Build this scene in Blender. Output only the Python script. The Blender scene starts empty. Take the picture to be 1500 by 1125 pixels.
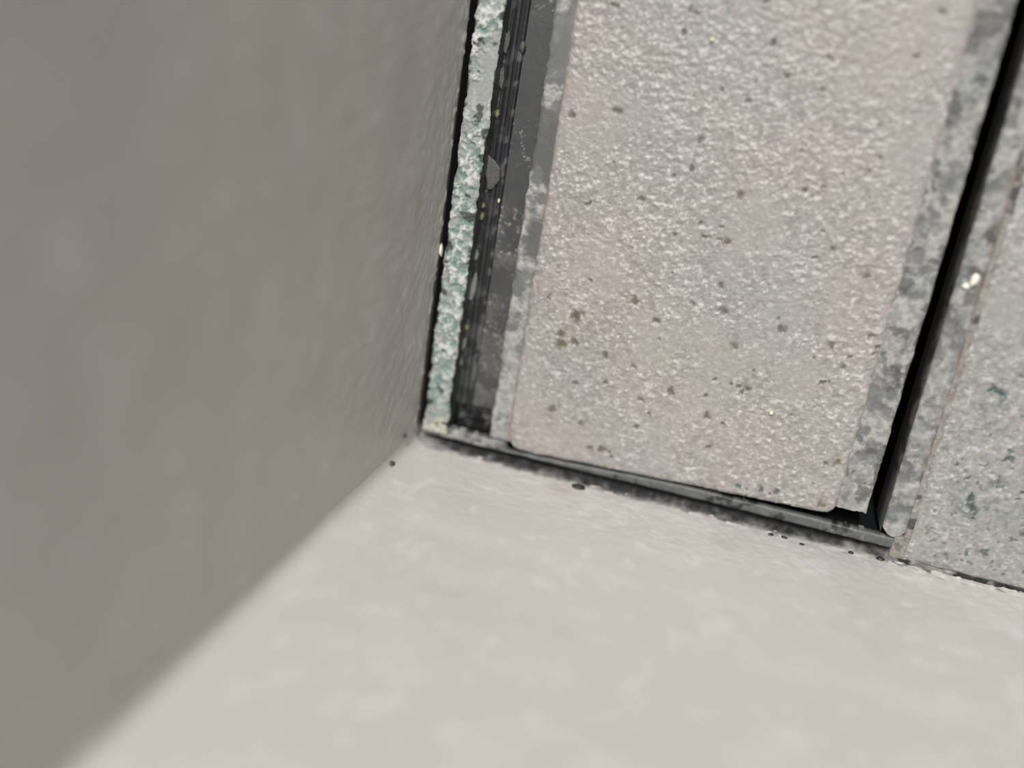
import bpy, math, random
import numpy as np
from mathutils import Matrix, Vector

# ---------------------------------------------------------------- camera
MM = 0.001
scene = bpy.context.scene
coll = scene.collection
# drain corner at the origin: +X across the drain, +Y along it, +Z up out of the floor
ROWS = ((0.95358144, 0.1461163, -0.2633106),      # camera right
        (0.22266748, -0.93080289, 0.28987096),    # camera down
        (-0.20273539, -0.33504627, -0.92013171))  # camera forward
CAM = Vector((0.04202288, 0.05999973, 0.1319135))
cd = bpy.data.cameras.new('camera')
cam = bpy.data.objects.new('camera', cd)
coll.objects.link(cam)
r, d, f = (Vector(a) for a in ROWS)
m = Matrix.Identity(4)
for i in range(3):
    m[i][0], m[i][1], m[i][2], m[i][3] = r[i], -d[i], -f[i], CAM[i]
cam.matrix_world = m
cd.sensor_width = 36.0
cd.lens = 1499.47 / 1500 * 36.0
cd.clip_start = 0.002
cd.clip_end = 50
cd.dof.use_dof = True
cd.dof.focus_distance = 0.134
cd.dof.aperture_fstop = 6.2
scene.camera = cam

# ---------------------------------------------------------------- light
w = bpy.data.worlds.new('world')
scene.world = w
w.use_nodes = True
bg = w.node_tree.nodes['Background']
bg.inputs['Color'].default_value = (1.0, 0.97, 0.945, 1)
bg.inputs['Strength'].default_value = 0.15
ld = bpy.data.lights.new('key_lamp', 'AREA')
ld.shape = 'RECTANGLE'   # unseen key light, shaped narrow to keep the left wall dark
ld.size = 0.10
ld.size_y = 0.9
ld.energy = 27.5
ld.color = (1.0, 0.98, 0.96)
lamp = bpy.data.objects.new('key_lamp', ld)
coll.objects.link(lamp)
lamp.location = (0.045, 0.92, 1.15)
lamp.rotation_euler = (Vector((0.03, 0.03, 0)) - lamp.location).to_track_quat('-Z', 'Y').to_euler()

vs = scene.view_settings
vs.view_transform = 'Standard'
vs.look = 'None'
vs.gamma = 1.0
vs.use_curve_mapping = False
vs.exposure = 0.0

# ---------------------------------------------------------------- helpers
rng = np.random.default_rng(7)
TAB = rng.random((8, 256, 256))


def vn(x, y, s=0):
    """smooth value noise, -1..1, unit wavelength"""
    x = np.asarray(x, float) + 37.7 * s
    y = np.asarray(y, float) + 91.3 * s
    ix, iy = np.floor(x).astype(int), np.floor(y).astype(int)
    fx, fy = x - ix, y - iy
    fx = fx * fx * fx * (fx * (fx * 6 - 15) + 10)
    fy = fy * fy * fy * (fy * (fy * 6 - 15) + 10)
    T = TAB[s % 8]
    a, b = T[ix & 255, iy & 255], T[(ix + 1) & 255, iy & 255]
    c, e = T[ix & 255, (iy + 1) & 255], T[(ix + 1) & 255, (iy + 1) & 255]
    return ((a + (b - a) * fx) * (1 - fy) + (c + (e - c) * fx) * fy) * 2 - 1


def fbm(x, y, wl, s=0, octv=4, gain=0.5):
    """fractal noise with first wavelength wl (mm), about -1..1"""
    o, amp, tot = 0, 1.0, 0.0
    c, sn = math.cos(0.6), math.sin(0.6)
    x, y = np.asarray(x, float), np.asarray(y, float)
    for k in range(octv):
        o = o + amp * vn(x / wl, y / wl, s + k)
        tot += amp
        amp *= gain
        wl *= 0.5
        x, y = c * x - sn * y, sn * x + c * y
    return o / tot * 1.6


def sstep(a, b, x):
    t = np.clip((x - a) / (b - a), 0, 1)
    return t * t * (3 - 2 * t)


def link(o, parent=None):
    coll.objects.link(o)
    if parent is not None:
        o.parent = parent
    return o


def tag(o, label=None, cat=None, group=None, kind=None):
    for k, v in (('label', label), ('category', cat), ('group', group), ('kind', kind)):
        if v:
            o[k] = v
    return o


def empty(name, loc=(0, 0, 0)):
    o = bpy.data.objects.new(name, None)
    o.location = loc
    o.empty_display_size = 0.01
    return link(o)


def mesh_obj(name, verts, faces, mat, parent=None, attrs=None, smooth=True):
    """verts in mm"""
    me = bpy.data.meshes.new(name)
    v = np.asarray(verts, np.float32) * MM
    if isinstance(faces, np.ndarray):
        nf = len(faces)
        me.vertices.add(len(v))
        me.vertices.foreach_set('co', v.ravel())
        me.loops.add(nf * 4)
        me.loops.foreach_set('vertex_index', faces.ravel().astype(np.int32))
        me.polygons.add(nf)
        me.polygons.foreach_set('loop_start', np.arange(0, nf * 4, 4, dtype=np.int32))
        me.update(calc_edges=True)
        me.validate()
    else:
        me.from_pydata([tuple(p) for p in v.tolist()], [], faces)
    me.polygons.foreach_set('use_smooth', np.full(len(me.polygons), smooth))
    for k, a in (attrs or {}).items():
        at = me.attributes.new(k, 'FLOAT', 'POINT')
        at.data.foreach_set('value', np.asarray(a, np.float32).ravel())
    me.materials.append(mat)
    me.update()
    return link(bpy.data.objects.new(name, me), parent)


def sheet(name, X, Y, Z, mat, parent=None, attrs=None, skirt=None, flip=False):
    """a displaced grid, with side walls down to z = skirt and a closed underside"""
    nu, nv = X.shape
    P = np.stack([X, Y, Z], -1).reshape(-1, 3)
    idx = np.arange(nu * nv).reshape(nu, nv)
    F = np.stack([idx[:-1, :-1], idx[1:, :-1], idx[1:, 1:], idx[:-1, 1:]], -1).reshape(-1, 4)
    A = {k: np.broadcast_to(a, X.shape).reshape(-1) for k, a in (attrs or {}).items()}
    if skirt is not None:
        loop = np.concatenate([idx[:, 0], idx[-1, 1:], idx[-2::-1, -1], idx[0, -2:0:-1]])
        low = P[loop].copy()
        low[:, 2] = skirt
        b = len(P)
        P = np.concatenate([P, low])
        n = len(loop)
        k = np.arange(n)
        F2 = np.stack([loop[k], b + k, b + (k + 1) % n, loop[(k + 1) % n]], -1)
        c = len(P)
        P = np.concatenate([P, low.mean(0)[None]])
        k2 = np.arange(0, n - 1, 2)
        F3 = np.stack([b + (k2 + 2) % n, b + (k2 + 1) % n, b + k2, np.full(len(k2), c)], -1)
        F = np.concatenate([F, F2, F3])
        A = {q: np.concatenate([a, a[loop], a[:1] * 0]) for q, a in A.items()}
    if flip:
        F = F[:, ::-1]
    return mesh_obj(name, P, np.ascontiguousarray(F), mat, parent, A)


def steps(*segs):
    """concatenated samples: (start, stop, step) in mm"""
    out = [np.arange(a, b - 1e-6, s) for a, b, s in segs]
    return np.concatenate(out + [np.array([segs[-1][1]])])


def box(x0, x1, y0, y1, z0, z1, bev=0.0):
    """verts, faces of a box with its upper long edges bevelled"""
    if bev:
        pr = [(x0, z0), (x1, z0), (x1, z1 - bev), (x1 - bev, z1), (x0 + bev, z1), (x0, z1 - bev)]
    else:
        pr = [(x0, z0), (x1, z0), (x1, z1), (x0, z1)]
    n = len(pr)
    V = [(x, y0, z) for x, z in pr] + [(x, y1, z) for x, z in pr]
    Fc = [list(range(n)), list(range(2 * n - 1, n - 1, -1))]
    Fc += [[(i + 1) % n, i, n + i, n + (i + 1) % n] for i in range(n)]
    return V, Fc


def join(parts):
    V, Fc = [], []
    for v, fc in parts:
        b = len(V)
        V += list(v)
        Fc += [[b + i for i in q] for q in fc]
    return V, Fc


# ---------------------------------------------------------------- materials
def material(name, base, layers=(), noise=(), rough=0.6, metallic=0.0, spec=0.5, bump=(), gain=1.0):
    """base colour, cloudy noise tints [(scale per mm, colour, low, high, stretch)], deposits read from mesh attributes [(attr, colour)],
    fine bump [(scale per mm, height mm)]"""
    base = tuple(gain * c for c in base)
    noise = [(q[0], tuple(gain * c for c in q[1])) + tuple(q[2:]) for q in noise]
    layers = [(q[0], tuple(gain * c for c in q[1])) for q in layers]
    mt = bpy.data.materials.new(name)
    mt.use_nodes = True
    nt = mt.node_tree
    N, L = nt.nodes, nt.links
    bs = N['Principled BSDF']
    bs.inputs['Metallic'].default_value = metallic
    bs.inputs['Specular IOR Level'].default_value = spec
    tc = N.new('ShaderNodeTexCoord')
    mp = N.new('ShaderNodeMapping')
    mp.inputs['Scale'].default_value = (1000, 1000, 1000)
    L.new(tc.outputs['Object'], mp.inputs['Vector'])

    def tex(sc, detail=4.0, stretch=(1, 1, 1)):
        q = N.new('ShaderNodeMapping')
        q.inputs['Scale'].default_value = stretch
        L.new(mp.outputs[0], q.inputs['Vector'])
        t = N.new('ShaderNodeTexNoise')
        t.inputs['Scale'].default_value = sc
        t.inputs['Detail'].default_value = detail
        L.new(q.outputs[0], t.inputs['Vector'])
        return t.outputs['Fac']

    col = N.new('ShaderNodeRGB')
    col.outputs[0].default_value = (*base, 1)
    out = col.outputs[0]

    def mix(fac, colour):
        nonlocal out
        x = N.new('ShaderNodeMix')
        x.data_type = 'RGBA'
        L.new(fac, x.inputs['Factor'])
        L.new(out, x.inputs['A'])
        x.inputs['B'].default_value = (*colour, 1)
        out = x.outputs['Result']

    for sc, colour, lo, hi, *st in noise:
        mr = N.new('ShaderNodeMapRange')
        mr.inputs['From Min'].default_value = lo
        mr.inputs['From Max'].default_value = hi
        L.new(tex(sc, 5.0, st[0] if st else (1, 1, 1)), mr.inputs['Value'])
        mix(mr.outputs['Result'], colour)
    for at, colour in layers:
        a = N.new('ShaderNodeAttribute')
        a.attribute_name = at
        mix(a.outputs['Fac'], colour)
    L.new(out, bs.inputs['Base Color'])
    bs.inputs['Roughness'].default_value = rough
    prev = None
    for sc, h in bump:
        b = N.new('ShaderNodeBump')
        b.inputs['Strength'].default_value = 1.0
        b.inputs['Distance'].default_value = h * MM
        L.new(tex(sc, 3.0), b.inputs['Height'])
        if prev:
            L.new(prev, b.inputs['Normal'])
        prev = b.outputs['Normal']
    if prev:
        L.new(prev, bs.inputs['Normal'])
    return mt


M_WALL = material('wall_tile_pale_grey', (0.565, 0.537, 0.507),
                  noise=[(0.045, (0.54, 0.527, 0.497), 0.42, 0.60, (0.6, 0.5, 1)), (0.16, (0.62, 0.595, 0.565), 0.5, 0.8, (0.5, 0.35, 0.7)),
                         (0.07, (0.46, 0.42, 0.37), 0.64, 0.80, (1, 0.6, 1))],
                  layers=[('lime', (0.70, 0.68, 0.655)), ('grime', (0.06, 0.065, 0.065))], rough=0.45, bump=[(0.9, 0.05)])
STAINS = [('pale', (0.70, 0.675, 0.645)), ('matrix', (0.26, 0.24, 0.225)), ('dirt', (0.16, 0.13, 0.11)), ('olive', (0.13, 0.10, 0.05)),
          ('teal', (0.07, 0.11, 0.105))]
M_TILE = material('stone_tile_warm_grey', (0.435, 0.393, 0.37),
                  noise=[(0.05, (0.39, 0.385, 0.365), 0.40, 0.62), (0.07, (0.42, 0.40, 0.345), 0.55, 0.75),
                         (1.6, (0.50, 0.475, 0.45), 0.50, 0.72), (2.2, (0.34, 0.315, 0.295), 0.58, 0.78)],
                  layers=STAINS, rough=0.42, spec=0.55, bump=[(3.5, 0.06)], gain=0.76)
M_FLOOR = material('stone_tile_green_grey', (0.41, 0.405, 0.38),
                   noise=[(0.06, (0.36, 0.375, 0.345), 0.42, 0.60), (1.6, (0.47, 0.47, 0.44), 0.5, 0.72),
                          (2.2, (0.30, 0.31, 0.29), 0.58, 0.78)],
                   layers=STAINS, rough=0.42, bump=[(3.5, 0.06)], gain=0.75)
M_STEEL = material('brushed_steel_dull', (0.135, 0.137, 0.14), layers=[('sheen', (0.23, 0.235, 0.235)), ('dust', (0.19, 0.19, 0.18)), ('chalk', (0.50, 0.50, 0.48))],
                   noise=[(0.5, (0.10, 0.10, 0.105), 0.5, 0.8)], rough=0.42, metallic=0.0, bump=[(4, 0.02)], gain=0.42)
M_CHALK = material('steel_with_chalk', (0.17, 0.175, 0.175), layers=[('chalk', (0.47, 0.465, 0.44)), ('rust', (0.27, 0.21, 0.16)), ('dirt', (0.09, 0.09, 0.085)), ('teal', (0.12, 0.20, 0.19))],
                   noise=[(0.7, (0.24, 0.245, 0.24), 0.45, 0.7)], rough=0.55, bump=[(4, 0.04)], gain=0.75)
M_SIDE = material('slit_wall_dust_and_light', (0.10, 0.10, 0.10), layers=[('sheen', (0.13, 0.13, 0.125)), ('dust', (0.30, 0.285, 0.26)), ('chalk', (0.55, 0.50, 0.44))], rough=0.6)  # dust and chalk also paint the light on the wall's upper part
M_CRUST = material('lime_and_verdigris_crust', (0.33, 0.35, 0.325), layers=[('teal', (0.185, 0.265, 0.24)), ('white', (0.62, 0.645, 0.60)), ('cream', (0.62, 0.57, 0.47)), ('dirt', (0.05, 0.055, 0.05))],
                   noise=[(1.5, (0.25, 0.30, 0.275), 0.5, 0.75)], rough=0.6, bump=[(4, 0.06)], gain=0.85)
M_BLACK = material('black_wet_void', (0.012, 0.013, 0.015), rough=0.35, layers=[('dust', (0.22, 0.22, 0.21))])
M_RUBBER = material('black_rubber', (0.016, 0.018, 0.021), rough=0.4, layers=[('dust', (0.10, 0.10, 0.098))], bump=[(3, 0.03)])
M_TROUGH = material('dark_drain_trough', (0.011, 0.012, 0.014), rough=0.7, spec=0.05)
M_GROUT = material('beige_grout', (0.25, 0.23, 0.205), noise=[(0.8, (0.18, 0.15, 0.13), 0.45, 0.7), (1.4, (0.34, 0.33, 0.31), 0.52, 0.7)], layers=[('dirt', (0.03, 0.03, 0.028))], rough=0.8, bump=[(2.5, 0.1)])
M_BAR = material('grey_end_bar', (0.085, 0.088, 0.088), noise=[(0.6, (0.12, 0.123, 0.12), 0.4, 0.7)], layers=[('dirt', (0.02, 0.022, 0.022)), ('chalk', (0.30, 0.297, 0.28))], rough=0.5, bump=[(3, 0.04)])
M_FLAKE = material('grey_stone_flake', (0.165, 0.16, 0.15), noise=[(3, (0.24, 0.235, 0.225), 0.45, 0.7)], rough=0.7, bump=[(4, 0.08)], gain=0.45)
M_FLAKE2 = material('pale_stone_flake', (0.30, 0.295, 0.285), noise=[(3, (0.20, 0.195, 0.185), 0.5, 0.75)], rough=0.7, bump=[(4, 0.08)], gain=0.6)
M_OLIVE = material('olive_crumb', (0.20, 0.18, 0.12), noise=[(3, (0.08, 0.075, 0.05), 0.5, 0.7)], rough=0.6, bump=[(4, 0.08)])
M_WHITE = material('white_lime_crumb', (0.80, 0.77, 0.68), rough=0.6, bump=[(2, 0.1)])
M_GRIT = material('black_grit', (0.02, 0.022, 0.022), rough=0.5)
M_BROWN = material('brown_speck', (0.10, 0.075, 0.06), rough=0.6)
M_MICA = material('glassy_grain', (0.75, 0.70, 0.52), rough=0.08, spec=1.0)
M_SEAL = material('grey_corner_sealant', (0.55, 0.525, 0.50), rough=0.5)
M_COVE = material('shade_painted_sealant', (0.025, 0.026, 0.028), noise=[(0.9, (0.06, 0.06, 0.06), 0.5, 0.75)], layers=[('lime', (0.57, 0.545, 0.515))], rough=0.6, bump=[(2, 0.08)])  # dark base and its fade to wall colour are painted gap shade
M_BED = material('mortar_bed', (0.06, 0.06, 0.06), rough=0.9)

# ---------------------------------------------------------------- walls
YFAR = 320.0


def wall(name, label, mat, along, radius, seed):
    """a tile wall standing on the floor edge: profile swept along 'x' or 'y'"""
    S = steps((-0.0, 95, 0.3), (95, YFAR, 5))
    zz = steps((radius, 14, 0.25), (14, 90, 1.0), (90, 300, 10))
    prof = [(-10, 300)] + [(0.0, z) for z in zz[::-1]]
    for k in range(1, 8):
        a = k / 7 * math.pi / 2
        prof.append((-radius + radius * math.cos(a), radius - radius * math.sin(a)))
    prof += [(-radius - 1.5, 0.0), (-radius - 1.5, -3.0), (-10, -3.0)]
    prof = np.array(prof)
    D = np.broadcast_to(prof[:, 0], (len(S), len(prof))).copy()
    Zp = np.broadcast_to(prof[:, 1], D.shape).copy()
    Sg = np.broadcast_to(S[:, None], D.shape)
    face = (D > -radius * 0.9 - 0.01) & (Zp < 299)
    n = 0.05 * fbm(Sg, Zp, 7.0, seed, 3) + 0.03 * fbm(Sg, Zp, 0.9, seed + 2, 3)
    n = n * sstep(0.5, 9, Sg)
    near = np.exp(-np.maximum(Zp, 0) / 2.0) * sstep(0.5, 4, Sg)
    crumb = sstep(0.25, 0.6, fbm(Sg, Zp, 0.8, seed + 1, 3)) * near
    D = np.where(face, D + n + 0.16 * crumb, D)
    Zp = np.where(face & (Zp < 3), Zp + 0.25 * near * fbm(Sg, Zp * 0, 2.0, seed + 3, 4), Zp)
    lime = np.clip(sstep(0.15, 0.7, fbm(Sg, Zp, 0.9, seed + 1, 4)) * np.exp(-np.abs(Zp - radius) / 2.8)
                   + 0.35 * sstep(0.5, 0.8, fbm(Sg, Zp, 2.6, seed + 4, 4)), 0, 1)
    if along == 'y':
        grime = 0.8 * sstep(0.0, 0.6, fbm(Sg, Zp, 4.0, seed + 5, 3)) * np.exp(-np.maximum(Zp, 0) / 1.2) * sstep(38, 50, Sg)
        X, Y, fl = D, Sg, False
    else:
        grime = sstep(0.35, 0.55, fbm(Sg, Zp, 1.0, seed + 5, 4)) * np.exp(-np.abs(Zp - 0.8) / 0.8) * sstep(44, 54, Sg)
        X, Y, fl = Sg, D, True
    o = sheet(name, X, Y, Zp, mat, None, {'lime': lime, 'grime': grime}, None, fl)
    tag(o, label, kind='structure')
    return o


wl = wall('wall_left', 'shaded grey wall tile along the left of the drain', M_WALL, 'y', 0.45, 1)
wf = wall('wall_front', 'brightly lit pale wall tile at the end of the drain', M_WALL, 'x', 0.5, 4)

# vertical corner bead between the two wall tiles
zz = steps((0.3, 40, 0.5), (40, 300, 5))
aa = np.linspace(0, math.pi / 2, 9)
Zg, Ag = np.meshgrid(zz, aa, indexing='ij')
leg = 1.7 + 0.10 * fbm(Zg, Ag * 0, 9.0, 2, 2)
Xg = leg * (1 - np.cos(Ag)) - 0.02
Yg = leg * (1 - np.sin(Ag)) - 0.02
nz, na = Zg.shape
Pf = np.stack([Xg, Yg, Zg], -1).reshape(-1, 3)
Pb = np.stack([0 * zz - 0.4, 0 * zz - 0.4, zz], -1)
V = np.concatenate([Pf, Pb])
Fc = [[i * na + k, i * na + k + 1, (i + 1) * na + k + 1, (i + 1) * na + k] for i in range(nz - 1) for k in range(na - 1)]
for i in range(nz - 1):
    b0, b1 = nz * na + i, nz * na + i + 1
    Fc += [[b0, i * na, (i + 1) * na, b1], [i * na + na - 1, b0, b1, (i + 1) * na + na - 1]]
tag(mesh_obj('trim_1', V, Fc, M_WALL), 'thin grey sealant bead in the upright wall corner', kind='structure')

# ---------------------------------------------------------------- floor
V, Fc = join([box(-8, 160, -8, YFAR, -28, -24), box(68.6, 160, -8, YFAR, -24, -3.2)])
floor = mesh_obj('floor', V, Fc, M_BED, smooth=False)
tag(floor, 'grey shower floor around the drain', kind='structure')


def pits(X, Y, spots, seed, soft=0.35):
    """mask of small irregular spots"""
    o = np.zeros_like(X)
    wx = X + 0.5 * fbm(X, Y, 0.9, seed, 4)
    wy = Y + 0.5 * fbm(X, Y, 0.9, seed + 1, 4)
    for x, y, rr in spots:
        i0, i1 = np.searchsorted(X[:, 0], (x - 2.6, x + 2.6))
        j0, j1 = np.searchsorted(Y[0], (y - 2.6, y + 2.6)) if Y[0, 0] != Y[0, -1] else (0, 0)
        i0, j0 = max(0, i0 - 4), max(0, j0 - 4)
        s = np.s_[i0:i1 + 4, j0:j1 + 4]
        dd = np.hypot(wx[s] - x, wy[s] - y) / rr
        o[s] = np.maximum(o[s], 1 - sstep(0.25, 0.8 + soft, dd))
    return o


def stone_relief(X, Y, seed):
    """grainy worn stone: packed rounded grains, with smoother patches between"""
    g = 0.6 * fbm(X * 0.85, Y * 1.1, 0.68, seed, 3, 0.6) + 0.5 * fbm(X * 0.9, Y * 1.1, 0.36, seed + 3, 2)
    rough = 0.45 + 0.55 * sstep(-0.75, -0.15, fbm(X, Y, 9.0, seed + 5, 3))
    spk = sstep(0.18, 0.8, g)
    low = sstep(0.05, -0.75, g)
    return rough * (0.095 * g + 0.08 * spk), spk * rough, low * rough


PITS = [(34.8, 37.3, 0.43), (37.5, 37.1, 0.59), (38.1, 31.7, 0.52), (35.1, 28.5, 0.44), (39.3, 28.3, 0.69), (30.8, 25.3, 0.54),
        (46.8, 27.7, 0.59), (50.6, 38.9, 0.32), (48.8, 37.5, 0.33), (53.5, 26.9, 0.58), (53.3, 21.9, 0.34), (54.1, 21.9, 0.34),
        (43.5, 18.9, 0.45), (44.4, 18.9, 0.45), (34.7, 16.2, 0.64), (39.4, 16.6, 0.36), (25.9, 15.3, 0.47), (29.1, 18.3, 0.46),
        (25.1, 19.1, 0.56), (31.1, 13.9, 0.37), (40.1, 19.1, 0.36), (44.6, 21.3, 0.35), (30.9, 37.1, 0.35), (31.6, 32.0, 0.26),
        (51.5, 24.8, 0.34), (18.4, 63.0, 0.51), (27.4, 63.9, 0.41), (28.3, 63.4, 0.41), (27.3, 61.2, 0.57), (35.9, 65.8, 0.47),
        (37.9, 61.7, 0.39), (40.4, 58.2, 0.47), (44.7, 60.8, 0.54), (33.2, 55.4, 0.33), (36.4, 54.5, 0.4), (21.0, 50.7, 0.61),
        (15.1, 49.3, 0.53), (31.8, 48.9, 0.5), (52.2, 54.3, 0.38), (31.4, 45.5, 0.34), (45.4, 45.4, 0.32), (38.1, 43.4, 0.5),
        (26.2, 40.5, 0.53), (21.7, 44.4, 0.35), (55.7, 67.3, 0.51), (54.2, 62.6, 0.44), (44.9, 57.2, 0.39), (55.1, 36.5, 0.48),
        (57.6, 29.0, 0.48), (58.6, 28.0, 0.45), (58.7, 27.0, 0.4), (20.6, 20.1, 0.57), (19.2, 9.7, 0.69), (21.8, 14.0, 0.48),
        (31.1, 10.1, 0.47), (16.2, 25.4, 0.38), (25.4, 5.2, 0.58), (40.1, 13.8, 0.63), (41.2, 9.5, 0.46), (23.7, 8.5, 0.58),
        (32.6, 12.1, 0.37), (56.2, 11.1, 0.34), (27.0, 5.6, 0.4), (27.5, 5.7, 0.4), (28.1, 5.5, 0.35), (28.5, 5.0, 0.3)]
PITS += [(16 + 42 * a, 5 + 130 * b, 0.2 + 0.16 * c) for a, b, c in rng.random((60, 3))]
OLIVE = [(27.8, 27.3, 0.72), (41.6, 24.1, 0.61), (20.3, 23.4, 0.94), (18.7, 19.3, 0.95), (18.7, 20.6, 0.7), (55.4, 24.5, 0.5),
         (57.8, 11.4, 0.62), (57.3, 5.3, 0.62)]
TEALS = [(46.2, 5.4, 0.36), (46.6, 5.2, 0.36), (51.1, 5.6, 0.44), (49.1, 5.4, 0.45), (50.3, 5.1, 0.36), (47.5, 4.7, 0.27)]
FTEAL = [(77.5, 18.1, 0.55), (77.3, 17.2, 0.47), (75.2, 10.1, 0.8), (75.8, 9.1, 0.73), (74.6, 11.2, 0.48), (76.6, 10.1, 0.4),
         (78.3, 4.1, 0.65), (78.9, 4.6, 0.49), (77.0, 2.4, 0.41), (73.8, 13.6, 0.32), (79.8, 5.9, 0.4), (81.9, 7.9, 0.63),
         (73.7, 25.6, 0.77), (74.6, 19.6, 0.31), (72.9, 14.4, 0.32), (86, 22, 0.6), (90, 35, 0.5), (75.4, 9.8, 0.7), (75.0, 10.8, 0.5)]
FTEAL += [(71 + 13 * a, 2 + 34 * b * b, 0.14 + 0.22 * c) for a, b, c in rng.random((60, 3))]

# floor tile right of the drain
xs = steps((69.15, 90, 0.14), (90, 160, 0.3))
ys = steps((0.35, 85, 0.16), (85, 130, 0.25), (130, YFAR, 1.0))
X, Y = np.meshgrid(xs, ys, indexing='ij')
h, spk, low = stone_relief(X, Y, 2)
tl = pits(X, Y, FTEAL, 3)
edge = np.minimum(X - 69.15, 40)
Z = 0.9 * h - 0.16 * tl - 0.2 * np.exp(-np.maximum(edge, 0) / 0.35) - 0.25 * np.exp(-(Y - 0.35) / 0.4)
patch = sstep(-0.3, 0.5, fbm(X, Y, 5.0, 6, 4)) * (np.exp(-((X - 76.5) ** 2 + (Y - 9) ** 2) / 26) + np.exp(-((X - 74) ** 2 + (Y - 24) ** 2) / 20))
X2 = X + 0.15 * fbm(X, Y, 1.5, 5, 3) * np.exp(-np.maximum(edge, 0) / 0.5)
sheet('floor_tile', X2, Y, Z, M_FLOOR, floor, {'pale': 0.6 * spk, 'matrix': 0.65 * low, 'dirt': 0.6 * pits(X, Y, [(70 + 20 * a, 3 + 80 * b, 0.2 + 0.25 * c) for a, b, c in rng.random((60, 3))], 5),
                                              'olive': 0 * X, 'teal': np.clip(0.85 * tl + 0.55 * patch * sstep(-0.1, 0.6, fbm(X, Y, 0.8, 1, 3)), 0, 1)}, -3.0)
# grout joint between drain flange and floor tile
xs = steps((68.5, 69.3, 0.1))
ys = steps((3.3, 100, 0.2), (100, YFAR, 4))
X, Y = np.meshgrid(xs, ys, indexing='ij')
Z = -0.12 + 0.12 * fbm(X, Y, 1.0, 2, 4)
sheet('grout_joint', X, Y, Z, M_GROUT, floor, {'dirt': 0.8 * sstep(0.45, 0.7, fbm(X, Y, 2.2, 5, 3))}, -3.0)
X, Y = np.meshgrid(steps((67.36, 69.6, 0.12)), steps((0.3, 3.3, 0.12)), indexing='ij')
sheet('grout_joint', X, Y, -0.22 + 0.14 * fbm(X, Y, 1.2, 4, 4), M_GROUT, floor, {'dirt': 0.5 * sstep(0.5, 0.75, fbm(X, Y, 1.6, 6, 3))}, -3.0)
# dirty joint where floor tile meets the end wall
xs = steps((67.4, 100, 0.15), (100, 160, 3))
ys = steps((-0.9, 0.4, 0.1))
X, Y = np.meshgrid(xs, ys, indexing='ij')
Z = -0.25 + 0.15 * fbm(X, Y, 1.1, 1, 4)
sheet('joint_sealant', X, Y, Z, M_GROUT, floor, {'dirt': sstep(0.0, 0.35, fbm(X, Y, 2.4, 7, 4) + 0.25 * sstep(70, 84, X) - 0.3 * sstep(71, 68, X))}, -3.0)

# sealant at the foot of the end wall with the gap's shade painted on, dipping down behind the drain bar
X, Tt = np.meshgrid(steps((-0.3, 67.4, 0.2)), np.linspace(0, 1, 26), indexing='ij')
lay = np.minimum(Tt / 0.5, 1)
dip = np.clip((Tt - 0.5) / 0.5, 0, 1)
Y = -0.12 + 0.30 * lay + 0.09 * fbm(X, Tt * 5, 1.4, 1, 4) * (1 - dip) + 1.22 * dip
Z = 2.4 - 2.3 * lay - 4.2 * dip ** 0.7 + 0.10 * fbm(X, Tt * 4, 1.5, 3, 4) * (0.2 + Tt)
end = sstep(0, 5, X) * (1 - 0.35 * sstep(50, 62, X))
shade_fade = 0.385 - 0.12 * end + 0.17 * fbm(X, Tt * 6, 1.3, 6, 5, 0.65)
lime = np.clip(sstep(-0.36, 0.36, shade_fade - 1.0 * Tt + 0.2 * (1 - end)), 0, 1)  # pale end of the painted shade, blending into the wall colour
sheet('joint_sealant', X, Y, Z, M_COVE, wf, {'lime': np.where(Tt < 0.04, 1.0, lime)}, -3.2)  # lime layer here is the pale end of the painted shade

# ---------------------------------------------------------------- drain channel
drain = empty('shower_drain', (0, 0, 0))
tag(drain, 'dark linear shower drain channel with crusted steel edges', 'drain')
# trough: outer walls and bottom, open above
V, Fc = join([box(1.2, 68.4, 1.8, YFAR, -24, -22.0), box(1.2, 3.9, 1.8, YFAR, -22.0, -1.6), box(66.0, 68.4, 1.8, YFAR, -22.0, -1.6),
              box(3.9, 66.0, 1.8, 2.4, -22.0, -1.95)])
mesh_obj('trough', V, Fc, M_TROUGH, drain, smooth=False)

YS = steps((2.0, 95, 0.14), (95, YFAR, 3))


def strip(x0, x1, step, y0=None):
    xs_ = np.linspace(x0, x1, int(round((x1 - x0) / step)) + 1)
    ys_ = YS if y0 is None else np.concatenate([[y0], YS[YS > y0 + 0.05]])
    return np.meshgrid(xs_, ys_, indexing='ij')


# left flange with the pale green crust
X, Y = strip(0.85, 4.4, 0.13, 2.1)
fl = mesh_obj('flange', *box(0.85, 4.4, 2.0, YFAR, -1.6, -0.25), M_STEEL, drain, smooth=False)
n1 = fbm(X, Y, 0.75, 3, 4, 0.7)
n2 = fbm(X, Y, 1.0, 5, 4, 0.7) + 0.35 * fbm(X, Y, 4.0, 1, 2)
up = sstep(30, 48, Y)
bare = sstep(0.2, 0.5, fbm(X, Y, 5.0, 1, 3) + 0.35 * sstep(2.7, 4.2, X) * sstep(48, 56, Y)) * sstep(44, 50, Y)
green = np.clip(sstep(-0.25, 0.45, n2 + 0.22 * (1 - up) - 0.28 * up), 0, 1)
white = sstep(0.0, 0.6, n1) * (1 - 0.45 * sstep(16, 5, Y))
cream = sstep(6.5, 3.5, Y + 1.5 * n2)
e = np.minimum(X - 0.85, 4.4 - X)
Z = 0.06 + 0.26 * n1 * (1 - bare) - 0.22 * np.exp(-e / 0.22) + 0.10 * cream - 0.12 * bare
Xd = X + 0.22 * fbm(X, Y, 1.4, 2, 4) * np.exp(-np.minimum(e, 3) / 0.4)
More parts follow.
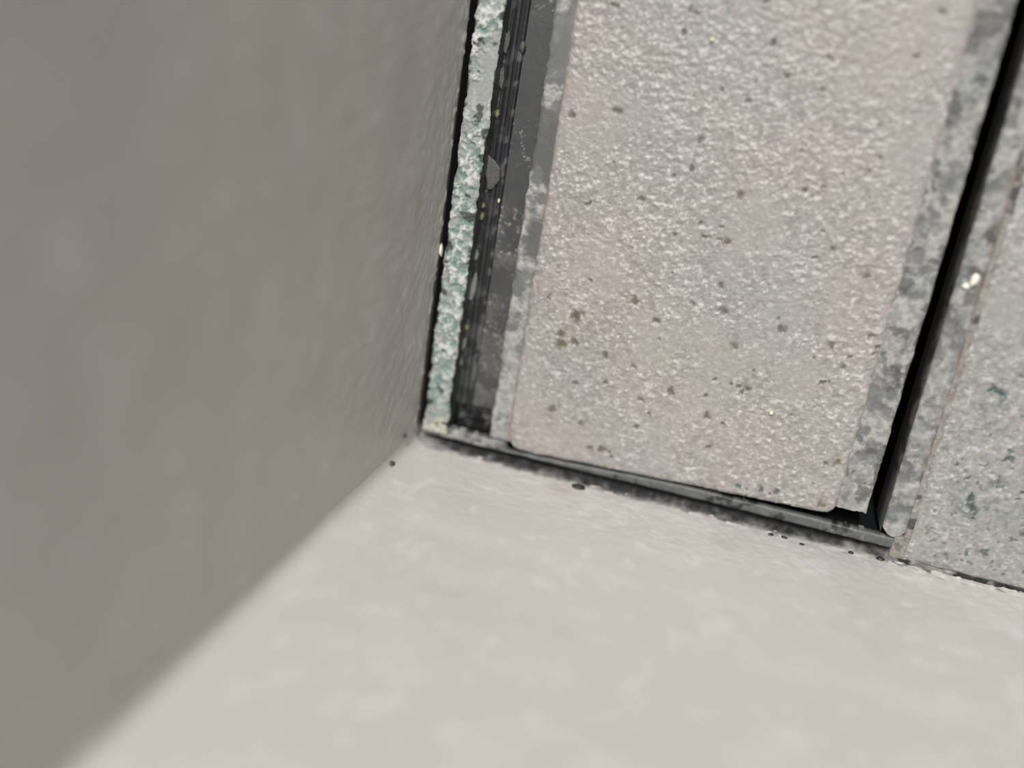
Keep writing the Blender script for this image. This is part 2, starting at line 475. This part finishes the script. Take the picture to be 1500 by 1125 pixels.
sheet('lime_crust', Xd, Y, Z, M_CRUST, fl, {'teal': green * (1 - bare) * (1 - cream), 'white': np.clip(white * (1 - 0.7 * bare), 0, 1),
                                            'cream': 0.8 * cream * sstep(-0.5, 0.3, n1), 'dirt': 0.9 * sstep(0.62, 0.75, fbm(X, Y, 1.6, 6, 3))}, -0.25)
# inner steel side of the left flange
X, Y = strip(0, 1.0, 0.1, 2.4)
zc = -0.25 - 2.75 * X
mesh = sheet('channel_side', 4.4 + 0.12 * X + 0.03 * fbm(Y, zc, 1.0, 3, 3), Y, zc, M_STEEL, drain,
             {'sheen': 0.35 + 0 * X, 'dust': sstep(-0.1, 0.5, fbm(Y, zc, 1.6, 2, 4)), 'chalk': 0.5 * sstep(0.55, 0.8, fbm(Y, zc, 0.9, 4, 4))})
# ledge the seal lies on, dark smooth steel dusted toward the end
X, Y = strip(4.45, 12.6, 0.16, 6.3)
nn = fbm(X, Y, 2.2, 4, 5, 0.6)
dust = sstep(0.0, 0.3, nn + 0.65 * (sstep(36, 22, Y) - 0.42)) * sstep(40, 30, Y)
spec = sstep(0.60, 0.78, fbm(0.8 * X + 0.6 * Y, 0.8 * Y - 0.6 * X, 0.5, 6, 3)) * sstep(-0.3, 0.4, fbm(X, Y, 6, 2, 2))
Z = -3.0 + 0.02 * nn + 0.12 * dust * (0.5 + 0.5 * fbm(X, Y, 0.7, 1, 3)) + 0.1 * spec
sheet('ledge', X, Y, Z, M_STEEL, drain, {'sheen': 0.15 * sstep(40, 60, Y), 'dust': dust, 'chalk': 0.75 * spec + 0.20 * dust * sstep(0.2, 0.7, fbm(X, Y, 0.6, 3, 3))}, -3.6)
# ribbed rubber seal on the ledge; dust layer also paints the thin ridge's highlight
xs = np.array([4.62, 4.68, 5.05, 5.1, 5.14, 5.2, 5.9, 5.96, 6.0, 6.1, 6.16, 6.22, 6.28, 6.34, 6.40, 6.85, 6.92, 7.0])
zs = np.array([-2.95, -2.75, -2.75, -2.85, -2.6, -2.35, -2.35, -2.4, -2.7, -2.7, -2.25, -2.2, -2.25, -2.7, -2.55, -2.55, -2.65, -2.95])
ys = steps((6.4, 95, 0.3), (95, YFAR, 5))
X, Y = np.meshgrid(xs, ys, indexing='ij')
wob = 0.05 * fbm(Y * 0 + 1, Y, 12, 2, 3)
Z = np.broadcast_to(zs[:, None], X.shape) + 0.03 * fbm(X, Y, 1.2, 5, 3)
sheet('rubber_seal', X + wob, Y, Z, M_RUBBER, drain,
      {'dust': np.clip(sstep(0.1, 0.6, fbm(X, Y, 1.2, 3, 4) + 0.5 * sstep(26, 12, Y) - 0.1) + 0.3 * sstep(6.15, 6.3, X) * sstep(6.42, 6.3, X), 0, 1) * (0.35 + 0.65 * sstep(6.3, 6.4, X))}, -3.0)  # dust also carries the painted ridge highlight
# drowned end pocket below the ledge
X, Y = np.meshgrid(steps((3.9, 10.8, 0.15)), steps((2.4, 6.35, 0.15)), indexing='ij')
du = sstep(0.5, 0.65, fbm(X * 0.6, Y * 2.2, 0.6, 4, 3)) * sstep(11.5, 8, X)
sheet('end_pocket', X, Y, -4.4 + 0.12 * fbm(X, Y, 1.3, 2, 3) + 0.1 * du, M_BLACK, drain, {'dust': 0.6 * du}, -9.0)
# right flange with chalky deposit
X, Y = strip(65.5, 68.55, 0.14, 3.2)
e = np.minimum(X - 65.5, 68.55 - X)
n1 = fbm(X, Y, 1.5, 7, 5, 0.6)
ch = np.clip(sstep(-0.45, 0.35, n1 + 0.12) * (0.55 + 0.45 * sstep(-0.3, 0.5, fbm(X, Y, 0.6, 2, 3))), 0, 1)
rust = np.clip(np.exp(-((X - 68.4) / 0.45) ** 2) * sstep(-0.5, 0.4, fbm(X, Y, 3, 4, 3)), 0, 1)
Z = -0.05 + 0.14 * n1 - 0.25 * np.exp(-e / 0.2)
yb = np.maximum(Y, 3.2 + 1.2 * ((X - 67.0) / 1.55) ** 2)
fr = sheet('flange', X + 0.04 * fbm(X, Y, 2.5, 3, 4) * np.exp(-e / 0.5), yb, Z, M_CHALK, drain,
           {'chalk': ch, 'rust': 0.75 * rust, 'dirt': 0.85 * sstep(0.35, 0.6, fbm(X, Y, 2.5, 1, 4)) * sstep(12, 45, Y), 'teal': 0.25 * sstep(0.2, 0.7, fbm(X, Y, 2, 0, 3))}, -1.6)
# steel inner side of the right slit, its lit upper part painted paler
X, Y = strip(0, 1.0, 0.1, 3.4)
sheet('channel_side', 65.48 - 0.12 * X, Y, -0.35 - 7.0 * X, M_SIDE, drain,
      {'sheen': 0.3 + 0 * X, 'dust': sstep(-0.3, 0.3, fbm(Y, 5 * X, 3.0, 2, 4)) * sstep(0.7, 0.3, X), 'chalk': 0.7 * sstep(-0.3, 0.6, fbm(Y, 5 * X, 2.2, 4, 4)) * sstep(0.6, 0.1, X)}, None, True)  # dust and chalk also paint the light on the upper part
# grey bar closing the drain at the end wall
X, Tt = np.meshgrid(steps((1.0, 67.3, 0.16)), np.linspace(0, 1, 12), indexing='ij')
tile_line = 2.2 + 2.0 * (X - 13.55) / 45.65
inner = np.where(X > 13.3, np.minimum(2.95, tile_line - 0.36), 2.95)
Y = 1.45 + Tt * (inner - 1.45)
n1 = fbm(X, Y, 1.2, 3, 4, 0.6)
e = np.minimum(Y - 1.45, inner - Y)
Z = -0.12 + 0.07 * n1 - 0.22 * np.exp(-e / 0.14) - 0.35 * sstep(14, 40, X) * sstep(66, 50, X) * 0.6
sheet('end_bar', X, Y + 0.06 * fbm(X, Y * 0, 2.5, 5, 4), Z, M_BAR, drain,
      {'dirt': np.clip(sstep(0.35, 0.6, fbm(X, Y, 1.6, 6, 4)) * sstep(12, 22, X) + 0.0 * X, 0, 1), 'chalk': np.clip(sstep(15, 9, X) * sstep(-0.5, 0.3, n1) + 0.35 * sstep(52, 62, X) * sstep(0, 0.5, n1), 0, 1)}, -1.86)

# ---------------------------------------------------------------- tile insert lying in the drain
ins = empty('drain_cover', (0.0365, 0.004, -0.0026))
tag(ins, 'speckled grey stone tile set in a steel tray filling the drain', 'drain cover')


def to_ins(o):
    o.parent = ins
    o.matrix_parent_inverse = Matrix.Translation(-ins.location)
    return o


# steel tray below the tile, standing on the channel bottom
V, Fc = join([box(13.2, 60.0, 5.0, YFAR, -21.95, -1.9)])
to_ins(mesh_obj('tray', V, Fc, M_TROUGH, smooth=False))
# tray lips left and right
X, Y = strip(10.75, 13.8, 0.13, 3.1)
n1 = fbm(X, Y, 1.5, 6, 5, 0.62)


def band(y, a, b, s=1.2):
    return sstep(a - s, a + s, y) * sstep(b + s, b - s, y)


Yw = Y + 2.0 * fbm(X, Y, 3.0, 2, 3)
clean = np.clip(band(Yw, 53.5, 60.5) + band(Yw, 41.0, 49.0) + band(Yw, 31.2, 35.0) * sstep(11.2, 12.2, X) + band(Yw, 64, 200), 0, 1)
cover = np.clip(1.0 - clean, 0, 1)
ch = np.clip(sstep(-0.45, 0.25, n1 + 0.5 * sstep(22, 10, Y) - 0.05) * cover, 0, 1)
Z = -0.75 + 0.13 * ch * (1 + n1) - 0.25 * np.exp(-(X - 10.75) / 0.2)
Xd = X + 0.16 * fbm(X, Y, 1.4, 3, 4) * np.exp(-(X - 10.75) / 0.5)
lipmat = M_CHALK
to_ins(sheet('tray_lip', Xd, Y, Z, lipmat, None, {'chalk': ch * (0.55 + 0.45 * sstep(-0.3, 0.4, fbm(X, Y, 0.6, 2, 3))), 'rust': 0.8 * np.exp(-((X - 13.5) / 0.22) ** 2), 'dirt': 0.55 * clean * sstep(52, 50, Yw), 'teal': 0 * X}, -1.9))
X, Y = strip(58.9, 63.2, 0.13, 5.3)
n1 = fbm(X, Y, 1.7, 1, 5, 0.62)
top = sstep(48, 64, Y)
ch = np.clip(sstep(-0.35, 0.4, n1 + 0.2) * (0.5 + 0.5 * sstep(-0.3, 0.4, fbm(X, Y, 0.6, 5, 3))) * (1 - 0.2 * top), 0, 1)
e = 63.2 - X
Z = -0.45 + 0.12 * n1 - 0.25 * np.exp(-e / 0.2)
to_ins(sheet('tray_lip', X + 0.1 * fbm(X, Y, 1.6, 2, 4) * np.exp(-e / 0.5), np.maximum(Y, 5.3 + 0.4 * fbm(X, X * 0, 1.2, 3, 3)), Z, lipmat, None,
             {'chalk': ch, 'rust': 0.3 * sstep(0.3, 0.6, fbm(X, Y, 3, 2, 3)) * np.exp(-(X - 58.9) / 0.8), 'dirt': 0.7 * sstep(0.35, 0.5, fbm(X, Y, 1.8, 4, 4)), 'teal': 0.12 * sstep(0.1, 0.6, fbm(X, Y, 2.4, 6, 3))}, -1.9))

# the tile itself
xs = steps((13.55, 59.2, 0.13))
ys = np.concatenate([[0.0, 0.08], steps((0.2, 85, 0.145), (85, 125, 0.25), (125, YFAR - 8, 1.0))])
U, Vv = np.meshgrid(xs, ys, indexing='ij')
el, er = U - 13.55, 59.2 - U
bottom = 2.2 + 2.0 * (U - 13.55) / 45.65 + 0.10 * fbm(U, U * 0, 3.0, 2, 4)
for dd, rad in ((el, 2.6), (er, 1.5)):
    q = np.clip(rad - dd, 0, rad)
    bottom = bottom + rad - np.sqrt(rad * rad - q * q * 0.98)
Y = bottom + Vv
X = U + 0.10 * fbm(U, Y, 2.5, 4, 4) * (np.exp(-el / 0.8) + np.exp(-er / 0.8))
h, spk, low = stone_relief(X, Y, 0)


def spots(sp, seed):
    o = np.zeros_like(X)
    wx, wy = X + 0.30 * fbm(X, Y, 0.8, seed, 4), Y + 0.30 * fbm(X, Y, 0.8, seed + 1, 4)
    for x, y, rr in sp:
        i0, i1 = np.searchsorted(xs, (x - 2.2, x + 2.2))
        b0 = bottom[min(i0, len(xs) - 1), 0]
        j0, j1 = np.searchsorted(ys, (y - b0 - 3.5, y - b0 + 3.5))
        s = np.s_[i0:i1, j0:j1]
        dd = np.hypot(wx[s] - x, wy[s] - y) / rr
        o[s] = np.maximum(o[s], 1 - sstep(0.3, 1.25, dd))
    return o


P, O, T = spots(PITS, 1), spots(OLIVE, 3), spots(TEALS, 5)
Z = h - 0.20 * P - 0.16 * O - 0.14 * T
for dd in (el, er, Vv):
    Z = Z - 0.40 * np.exp(-dd / 0.25)
warm = np.exp(-(((X - 21.5) / 6) ** 2 + ((Y - 20) / 9) ** 2)) + 0.7 * np.exp(-(((X - 46) / 4) ** 2 + ((Y - 66) / 5) ** 2))
to_ins(sheet('tile', X, Y, Z + 0.05, M_TILE, None, {'pale': 0.6 * spk, 'matrix': 0.6 * low, 'dirt': 0.95 * P, 'olive': np.clip(0.8 * O + 0.07 * warm, 0, 1), 'teal': 0.9 * T}, -1.8))


def lump(name, x, y, z, r, mat, seed, sq=(1, 1, 1), rotz=0.0, parent=None):
    """an irregular crumb resting at z"""
    rr = np.random.default_rng(seed)
    V, Fc = [], []
    nl, ns = 5, 9
    for a in range(1, nl):
        th = math.pi * a / nl
        for b in range(ns):
            ph = 2 * math.pi * b / ns + 0.3 * a
            k = r * (0.78 + 0.4 * rr.random())
            px, py, pz = k * math.sin(th) * math.cos(ph) * sq[0], k * math.sin(th) * math.sin(ph) * sq[1], k * math.cos(th) * sq[2]
            V.append((px * math.cos(rotz) - py * math.sin(rotz), px * math.sin(rotz) + py * math.cos(rotz), pz))
    V += [(0, 0, r * sq[2]), (0, 0, -r * sq[2])]
    t, bt = len(V) - 2, len(V) - 1
    for b in range(ns):
        c = (b + 1) % ns
        Fc.append([t, b, c])
        for a in range(nl - 2):
            Fc.append([a * ns + b, (a + 1) * ns + b, (a + 1) * ns + c, a * ns + c])
        Fc.append([(nl - 2) * ns + b, bt, (nl - 2) * ns + c])
    o = mesh_obj(name, V, Fc, mat, None, None, True)
    o.location = (x * MM, y * MM, z * MM)
    if parent is ins:
        to_ins(o)
    return o


for k, (x, y) in enumerate(((30.76, 60.82), (48.1, 16.37))):
    lump('mineral_grain', x, y, 0.2, 0.36, M_MICA, 50 + k, (1, 0.8, 0.8), 0.7, ins)


# ---------------------------------------------------------------- loose debris
def flake(x, y, z, outline, th, mat, tilt, seed):
    """a thin broken flake: outline in mm about its middle"""
    rr = np.random.default_rng(seed)
    pts = []
    n = len(outline)
    for i in range(n):
        a, b = np.array(outline[i]), np.array(outline[(i + 1) % n])
        for t in (0, 0.34, 0.67):
            pts.append(a + (b - a) * t + 0.05 * (rr.random(2) - 0.5) * np.linalg.norm(b - a))
    pts = np.array(pts)
    m_ = len(pts)
    c = pts.mean(0)
    ring = lambda s, zz: [(c[0] + (p[0] - c[0]) * s, c[1] + (p[1] - c[1]) * s, zz + 0.06 * rr.random()) for p in pts]
    V = ring(1.0, 0) + ring(1.0, th * 0.7) + ring(0.82, th) + ring(0.45, th * 1.1) + [(c[0], c[1], th * 1.1), (c[0], c[1], 0)]
    Fc = []
    for q in range(3):
        Fc += [[q * m_ + i, q * m_ + (i + 1) % m_, (q + 1) * m_ + (i + 1) % m_, (q + 1) * m_ + i] for i in range(m_)]
    Fc += [[3 * m_ + i, 3 * m_ + (i + 1) % m_, 4 * m_] for i in range(m_)]
    Fc += [[(i + 1) % m_, i, 4 * m_ + 1] for i in range(m_)]
    o = mesh_obj('stone_flake', V, Fc, mat, None, None, False)
    o.location = (x * MM, y * MM, z * MM)
    o.rotation_euler = tilt
    return o


G = 'flakes and crumbs lying in the drain gap'
o = flake(5.35, 40.0, -2.15, [(-0.8, 2.3), (0.2, 1.6), (1.05, 0.6), (1.0, -0.9), (0.2, -2.1), (-0.45, -2.3), (-0.85, -0.4)], 0.28, M_FLAKE, (0.04, 0.10, 0.05), 1)
tag(o, 'large pointed grey stone flake bridging the black seal', 'stone flake', G)
o = flake(4.75, 23.8, -2.62, [(0.15, 2.3), (0.5, 1.2), (0.42, -0.8), (0.1, -1.9), (-0.42, -1.9), (-0.5, -0.4), (-0.15, 1.2)], 0.24, M_FLAKE2, (0.0, -0.12, 0.0), 2)
tag(o, 'long pale oval flake beside the seal, lower of the big flakes', 'stone flake', G)
o = flake(4.55, 28.4, -2.65, [(0.1, 0.8), (0.38, 0.2), (0.25, -0.6), (-0.15, -0.8), (-0.35, 0.1)], 0.25, M_FLAKE2, (0, -0.1, 0.1), 3)
tag(o, 'small round pale flake just above the long oval flake', 'stone flake', G)
o = flake(4.5, 15.2, -2.65, [(0.2, 1.2), (0.35, 0.1), (0.1, -1.0), (-0.25, -0.7), (-0.25, 0.6)], 0.25, M_FLAKE2, (0, -0.1, -0.1), 4)
tag(o, 'slim grey flake in the groove low beside the green crust', 'stone flake', G)
o = flake(4.45, 12.7, -2.65, [(0.15, 0.9), (0.3, -0.2), (0.05, -0.9), (-0.2, 0.0)], 0.22, M_FLAKE2, (0, -0.1, 0.2), 5)
tag(o, 'tiny pale flake lowest in the groove near the end pocket', 'stone flake', G)
o = flake(4.7, 56.6, -2.65, [(0.3, 1.6), (0.4, 0.2), (0.2, -1.3), (-0.35, -1.0), (-0.4, 0.9)], 0.26, M_FLAKE, (0, -0.1, 0.0), 6)
tag(o, 'dark grey flake at the top of the groove by bare steel', 'stone flake', G)
o = flake(4.7, 52.3, -2.65, [(0.25, 1.5), (0.38, 0.0), (0.1, -1.6), (-0.3, -1.2), (-0.35, 0.7)], 0.26, M_FLAKE, (0, -0.1, 0.1), 7)
tag(o, 'dark grey slim flake, second from the top in the groove', 'stone flake', G)
for x, y, z, rr_, mt, sd, lab in ((4.75, 47.6, -2.6, 0.42, M_OLIVE, 11, 'olive brown crumb in the groove above the pointed flake'),
                                  (4.55, 35.3, -2.6, 0.34, M_OLIVE, 12, 'olive crumb in the groove just under the pointed flake'),
                                  (4.6, 33.8, -2.6, 0.40, M_OLIVE, 13, 'second olive crumb below the pointed flake in the groove'),
                                  (4.65, 17.8, -2.6, 0.36, M_OLIVE, 14, 'olive crumb in the groove above the slim grey flake'),
                                  (6.9, 56.4, -2.45, 0.50, M_FLAKE, 15, 'dark lump on the rubber seal near the top of the picture'),
                                  (6.7, 36.4, -2.35, 0.22, M_MICA, 16, 'shiny droplet-like grain on the seal below the pointed flake')):
    o = lump('debris_crumb', x, y, z, rr_, mt, sd, (0.8, 1.5, 0.7))
    tag(o, lab, 'crumb', G)
o = lump('lime_crumb', 67.3, 38.5, 0.35, 0.75, M_WHITE, 21, (0.7, 1.3, 0.6), -0.2)
tag(o, 'larger bright white lime crumb right of the narrow slit', 'crumb', 'white crumbs beside the slit')
o = lump('lime_crumb', 66.65, 37.6, 0.25, 0.5, M_WHITE, 22, (1.3, 0.8, 0.6), 0.2)
tag(o, 'smaller white crumb touching the larger one by the slit', 'crumb', 'white crumbs beside the slit')
o = lump('lime_crumb', 0.25, 28.7, 0.2, 0.5, M_WHITE, 23, (0.5, 1.9, 1.0), 0.1)
tag(o, 'pale lime chip clinging to the foot of the grey wall', 'crumb')
o = lump('brown_speck', 0.35, 0.6, 10.7, 0.55, M_BROWN, 24, (0.8, 0.7, 1.3))
tag(o, 'small brown speck stuck in the upright wall corner', 'speck')
o = lump('brown_speck', 0.2, 2.8, 5.6, 0.35, M_BROWN, 25, (0.6, 0.8, 1.6))
tag(o, 'tiny brown speck low on the grey wall above the drain corner', 'speck')
o = lump('black_grit', 25.1, 0.2, 2.3, 0.75, M_GRIT, 26, (1.25, 0.5, 0.9), 0.0)
tag(o, 'large dark grit lump under the end bar on the pale wall', 'grit', 'grit along the foot of the pale wall')
for k, (x, z, rr_, lab) in enumerate(((51.8, 1.9, 0.30, 'leftmost black grit speck below the right half of the bar'),
                                      (53.6, 1.8, 0.34, 'second black grit speck below the right half of the bar'),
                                      (56.0, 2.5, 0.28, 'lowest black grit speck below the right half of the bar'),
                                      (62.4, 1.3, 0.34, 'black grit speck below the bar just left of its end'),
                                      (66.2, 1.0, 0.50, 'black grit lump right at the end of the bar'))):
    o = lump('black_grit', x, 0.12, z, rr_, M_GRIT, 30 + k, (1.3, 0.6, 0.8))
    tag(o, lab, 'grit', 'grit along the foot of the pale wall')
